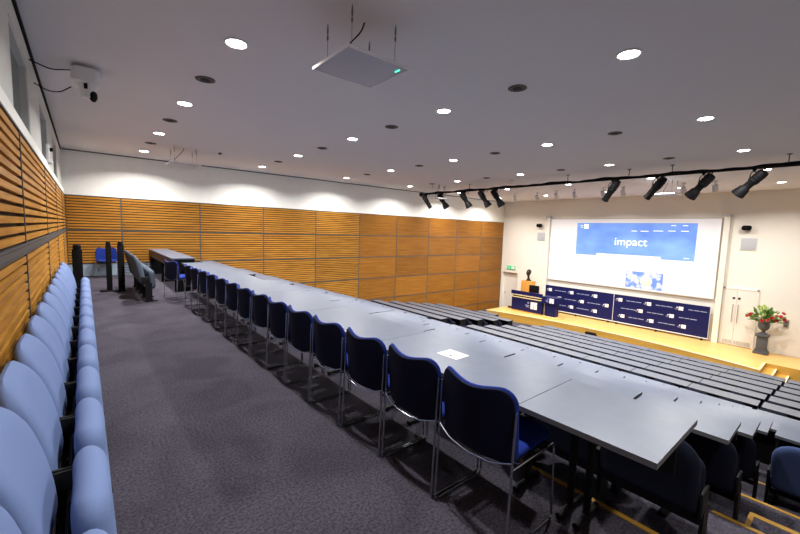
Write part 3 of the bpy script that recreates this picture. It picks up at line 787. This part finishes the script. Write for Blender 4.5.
# plinth with bust
t = empty('display_plinth', (20.4, 12.38, STAGE_Z))
bm = nb(); box(bm, -.22, .22, -.34, .34, 0, 1.68, bev=.006); obj('plinth_body', bm, 'plinth', t)
tag(t, 'tall oak plinth behind the lectern carrying a bust', 'plinth')
def bust():
    t = empty('bust', (20.4, 12.38, STAGE_Z+1.68))
    bm = nb(); box(bm, -.10, .10, -.13, .13, 0, .06, bev=.008); obj('socle', bm, 'bronze', t)
    bm = nb()
    lathe(bm, [(.11, .05), (.10, .10), (.07, .16), (.068, .27), (.06, .33)], 18, axis=(-.12, 0, 1))
    r = bmesh.ops.create_icosphere(bm, subdivisions=4, radius=1)
    for v in r['verts']:
        x, y, z = v.co
        sx, sy, sz = .155, .125, .19
        q = Vector((x*sx, y*sy*(1-.22*max(0, -z)), z*sz))
        if x < 0:
            q.x -= .035*math.exp(-((y/.13)**2+((z+.05)/.28)**2))            # nose ridge
            q.x += .018*(math.exp(-(((abs(y)-.33)/.14)**2+((z-.18)/.12)**2)))  # eye sockets
            q.x -= .012*math.exp(-((y/.3)**2+((z+.48)/.07)**2)); q.x += .008*math.exp(-((y/.3)**2+((z+.38)/.05)**2))
            q.x -= .02*math.exp(-((y/.35)**2+((z+.78)/.15)**2))             # chin
        v.co = q+Vector((-.05, 0, .47))
    obj('head', bm, 'bronze', t)
    for s in (-1, 1):
        bm = nb(); slab(bm, rrect(.05, .08, .024, .02), .02, lambda a, b, c, s=s: (-.03+a, s*.125+c, .43+b), bev=.006); obj('ear', bm, 'bronze', t)
    bm = nb(); r = bmesh.ops.create_icosphere(bm, subdivisions=3, radius=1)
    for v in r['verts']: v.co = Vector((v.co.x*.15+.0, v.co.y*.135, v.co.z*.15+.54))
    obj('hair', bm, 'bronze', t)
    tag(t, 'dark bronze portrait bust on the oak plinth', 'sculpture')
bust()
# black box at the stage front
t = empty('floor_monitor', (18.45, 7.72, FLOOR_FRONT))
bm = nb(); slab(bm, [(-.18, 0), (.16, 0), (.16, .20), (0, .33), (-.18, .33)], .42, lambda a, b, c: (a-.0, c, b), bev=.008); obj('cabinet', bm, 'black', t)
bm = nb(); box(bm, -.19, -.18, -.17, .17, .05, .28); obj('grille', bm, 'blackm', t, sm=False)
tag(t, 'black floor monitor speaker on floor against the stage front', 'speaker')
# small brown object by left door
bm = nb(); box(bm, -.06, .06, -.12, .12, 0, .10, bev=.02)
o = obj('small_bag', bm, 'bronze', loc=(19.7, 13.1, STAGE_Z)); tag(o, 'small brown bag on stage floor left of the lectern', 'bag')

# ------------------------------------------------------------------ urn with flowers
t = empty('pedestal_urn', (20.55, 2.06, STAGE_Z))
bm = nb(); box(bm, -.22, .22, -.22, .22, 0, .10, bev=.01); box(bm, -.18, .18, -.18, .18, .10, .17, bev=.01); box(bm, -.155, .155, -.155, .155, .17, .70, bev=.006); box(bm, -.20, .20, -.20, .20, .70, .78, bev=.012); obj('pedestal', bm, 'urn', t)
bm = nb(); lathe(bm, [(.14, .78), (.13, .82), (.06, .86), (.055, .92), (.12, .97), (.17, 1.06), (.18, 1.18), (.16, 1.24), (.20, 1.28), (.20, 1.30), (.15, 1.30)], 24); obj('vase', bm, 'urn', t)
tag(t, 'charcoal stone urn on square pedestal beside the stage door', 'urn')
t = empty('flower_arrangement', (20.55, 2.06, STAGE_Z+1.27))
bm = nb()
for k in range(150):
    a = random.uniform(0, 2*PI); el = random.uniform(.10, 1.45); L = random.uniform(.22, .50)
    d = Vector((math.cos(a)*math.cos(el), math.sin(a)*math.cos(el)*1.15, math.sin(el)*1.15))
    c = d*L; c.x = min(c.x, .36); s = random.uniform(.05, .10); x, y = frame_of(d)
    ang = random.uniform(0, PI); x2 = x*math.cos(ang)+y*math.sin(ang)
    vs = [bm.verts.new(v) for v in (c-d*s*1.4, c+x2*s*.5, c+d*s*1.4, c-x2*s*.5)]
    bm.faces.new(vs)
    if k % 3 == 0: tube(bm, [(0, 0, -.02), c*.5+Vector((0, 0, .03)), c], .004, 4)
obj('foliage', bm, 'leaf', t, sm=False)
def blossom(m, s):
    bm = nb()
    for ring, nn, tilt in ((1.0, 7, .35), (.75, 6, .8), (.45, 5, 1.2)):
        for k in range(nn):
            a = 2*PI*k/nn+ring; d = Vector((math.cos(a)*math.cos(tilt), math.sin(a)*math.cos(tilt), math.sin(tilt)))*s*ring
            x = Vector((-math.sin(a), math.cos(a), 0))*s*.36*ring
            vs = [bm.verts.new(v) for v in ((0, 0, 0), d*.6+x, d, d*.6-x)]; bm.faces.new(vs)
    r = bmesh.ops.create_icosphere(bm, subdivisions=1, radius=s*.35)
    return obj('blossom', bm, m, t, sm=False)
bl = {'red': blossom('red', .085), 'limeflower': blossom('limeflower', .085), 'cream2': blossom('cream2', .06)}
spots = [('red', -.10, .50, .16), ('red', -.2, .40, .26), ('red', -.25, -.12, .12), ('red', -.2, -.22, .22), ('red', -.1, -.55, .20), ('red', -.2, -.46, .32), ('red', 0, -.50, .42), ('red', -.28, .05, .08), ('red', -.1, -.35, .12),
         ('red', .2, .3, .2), ('red', .25, -.3, .25), ('limeflower', -.15, .12, .45), ('limeflower', -.1, -.02, .55), ('limeflower', 0, .05, .62), ('limeflower', -.1, .18, .58), ('limeflower', .1, 0, .5), ('limeflower', -.22, .0, .34),
         ('cream2', -.2, .22, .36), ('cream2', -.2, -.3, .38), ('cream2', -.15, .33, .42), ('cream2', -.26, .12, .24)]
seen = set()
for k, x, y, z in spots:
    o = bl[k] if k not in seen else bl[k].copy()
    if k in seen: col.objects.link(o)
    seen.add(k); o.location = (x, y, z); o.rotation_euler = (random.uniform(-.5, .5), -1.0+random.uniform(-.4, .4), 0)
tag(t, 'bouquet of red and lime flowers with green foliage in the urn', 'flowers')

# ------------------------------------------------------------------ lighting bar with spotlights
BX, BZ = 12.75, 3.46
t = empty('lighting_bar', (BX, 6.2, BZ))
bm = nb(); tube(bm, [(0, -7.2, 0), (0, 7.75, 0)], .028, 12); lathe(bm, [(.10, 0), (.11, .05), (.06, .12)], 14, axis=(0, 1, 0), org=(0, 7.6, 0)); obj('pipe', bm, 'blackm', t)
bm = nb(); pts = []; rr = []
for k in range(90):
    y = -7.2+14.8*k/89; pts.append((.02*math.sin(k*.9), y, .035+.018*math.sin(k*.55)+.01*math.sin(k*1.7))); rr.append(.026+.012*abs(math.sin(k*.37)))
tube(bm, pts, rr, 8); obj('cable_loom', bm, 'black', t)
for y in (-5, -2.7, -1.6, .3, 2.5, 4.6, 6.1):
    bm = nb(); tube(bm, [(0, y, .02), (0, y, HC-BZ)], .012, 6); lathe(bm, [(.05, HC-BZ-.02), (.05, HC-BZ)], 12, org=(0, y, 0)); obj('hanger', bm, 'rail', t)
tag(t, 'long black ceiling bar wrapped in cable carrying the stage spotlights', 'lighting bar')
def spotlight(y, ty, flare, label, L=.62):
    t = empty('stage_spotlight', (BX, y, BZ)); t.scale = (1.2, 1.2, 1.2)
    piv = Vector((0, 0, -.26)); d = Vector((.45 if ty < 0 else .30, ty, -.80)).normalized()
    bm = nb()
    if flare: prof = [(.02, -.26), (.085, -.24), (.095, -.20), (.095, .02), (.075, .05), (.075, .16), (.10, .19), (.13, .36), (.125, .36), (.08, .22)]
    else: prof = [(.02, -.28), (.08, -.26), (.09, -.20), (.09, .05), (.078, .08), (.078, .30), (.085, .31), (.085, .34), (.07, .34)]
    lathe(bm, prof, 18, axis=d, org=piv); 
    for s in (-.16, -.1, -.04): lathe(bm, [(.098, s), (.104, s+.01), (.098, s+.02)], 18, axis=d, org=piv)
    obj('lamp_body', bm, 'blackm', t)
    sd = d.cross(Vector((0, 0, 1))).normalized()
    bm = nb(); tube(bm, arc_pts([piv+sd*.12, piv+sd*.13+Vector((0, 0, .10)), Vector((0, 0, -.06))+sd*.05, Vector((0, 0, -.06))-sd*.05, piv-sd*.13+Vector((0, 0, .10)), piv-sd*.12], .06), .009, 6); obj('yoke', bm, 'blackm', t)
    bm = nb(); tube(bm, [(0, 0, -.07), (0, 0, .0)], .02, 8); tube(bm, [(0, -.03, .0), (0, .03, 0)], .045, 12); obj('clamp', bm, 'black', t)
    bm = nb(); tube(bm, arc_pts([piv-d*.24, piv-d*.28+Vector((0, 0, .08)), Vector((.05, -.12, -.10)), Vector((.02, -.15, .02))], .08), .006, 5); obj('lead', bm, 'black', t)
    tag(t, label, 'spotlight', 'black stage spotlights on the lighting bar')
sl = [(13.45, -.28, False), (12.4, -.28, True), (11.05, -.30, True), (10.05, -.34, True), (9.4, -.32, True), (5.05, .62, False), (3.85, .72, False), (2.78, .74, True), (1.78, .78, True)]
for i, (y, ty, fl) in enumerate(sl):
    spotlight(y, ty, fl, 'black stage spotlight hanging from the bar, %s from the far wall' % ORD[i+1])
# small white spotlights on the ceiling near the stage
cs = None
for i, (x, y) in enumerate([(17.0, 11.38), (17, 10.14), (16.9, 9.11), (16.9, 8.26), (16.9, 7.04), (17, 6.3), (17, 4.27), (17, 3.35)]):
    if cs is None:
        cs = t = empty('ceiling_spot')
        bm = nb(); lathe(bm, [(.05, 0), (.05, -.03), (.02, -.035), (.02, -.09)], 14); obj('mount', bm, 'whitep', t)
        bm = nb(); lathe(bm, [(.055, -.10), (.065, -.08), (.065, .10), (.05, .11)], 16, axis=(.5, 0, -.8), org=(0, 0, -.20)); obj('head', bm, 'whitep', t); t.scale = (1.35, 1.35, 1.2)
    else: t = copy_tree(cs)
    t.location = (x, y, HC)
    tag(t, 'small white adjustable spot fixed to ceiling before the screen, %s from the far wall' % ORD[i+1], 'ceiling spot', 'small white ceiling spots')
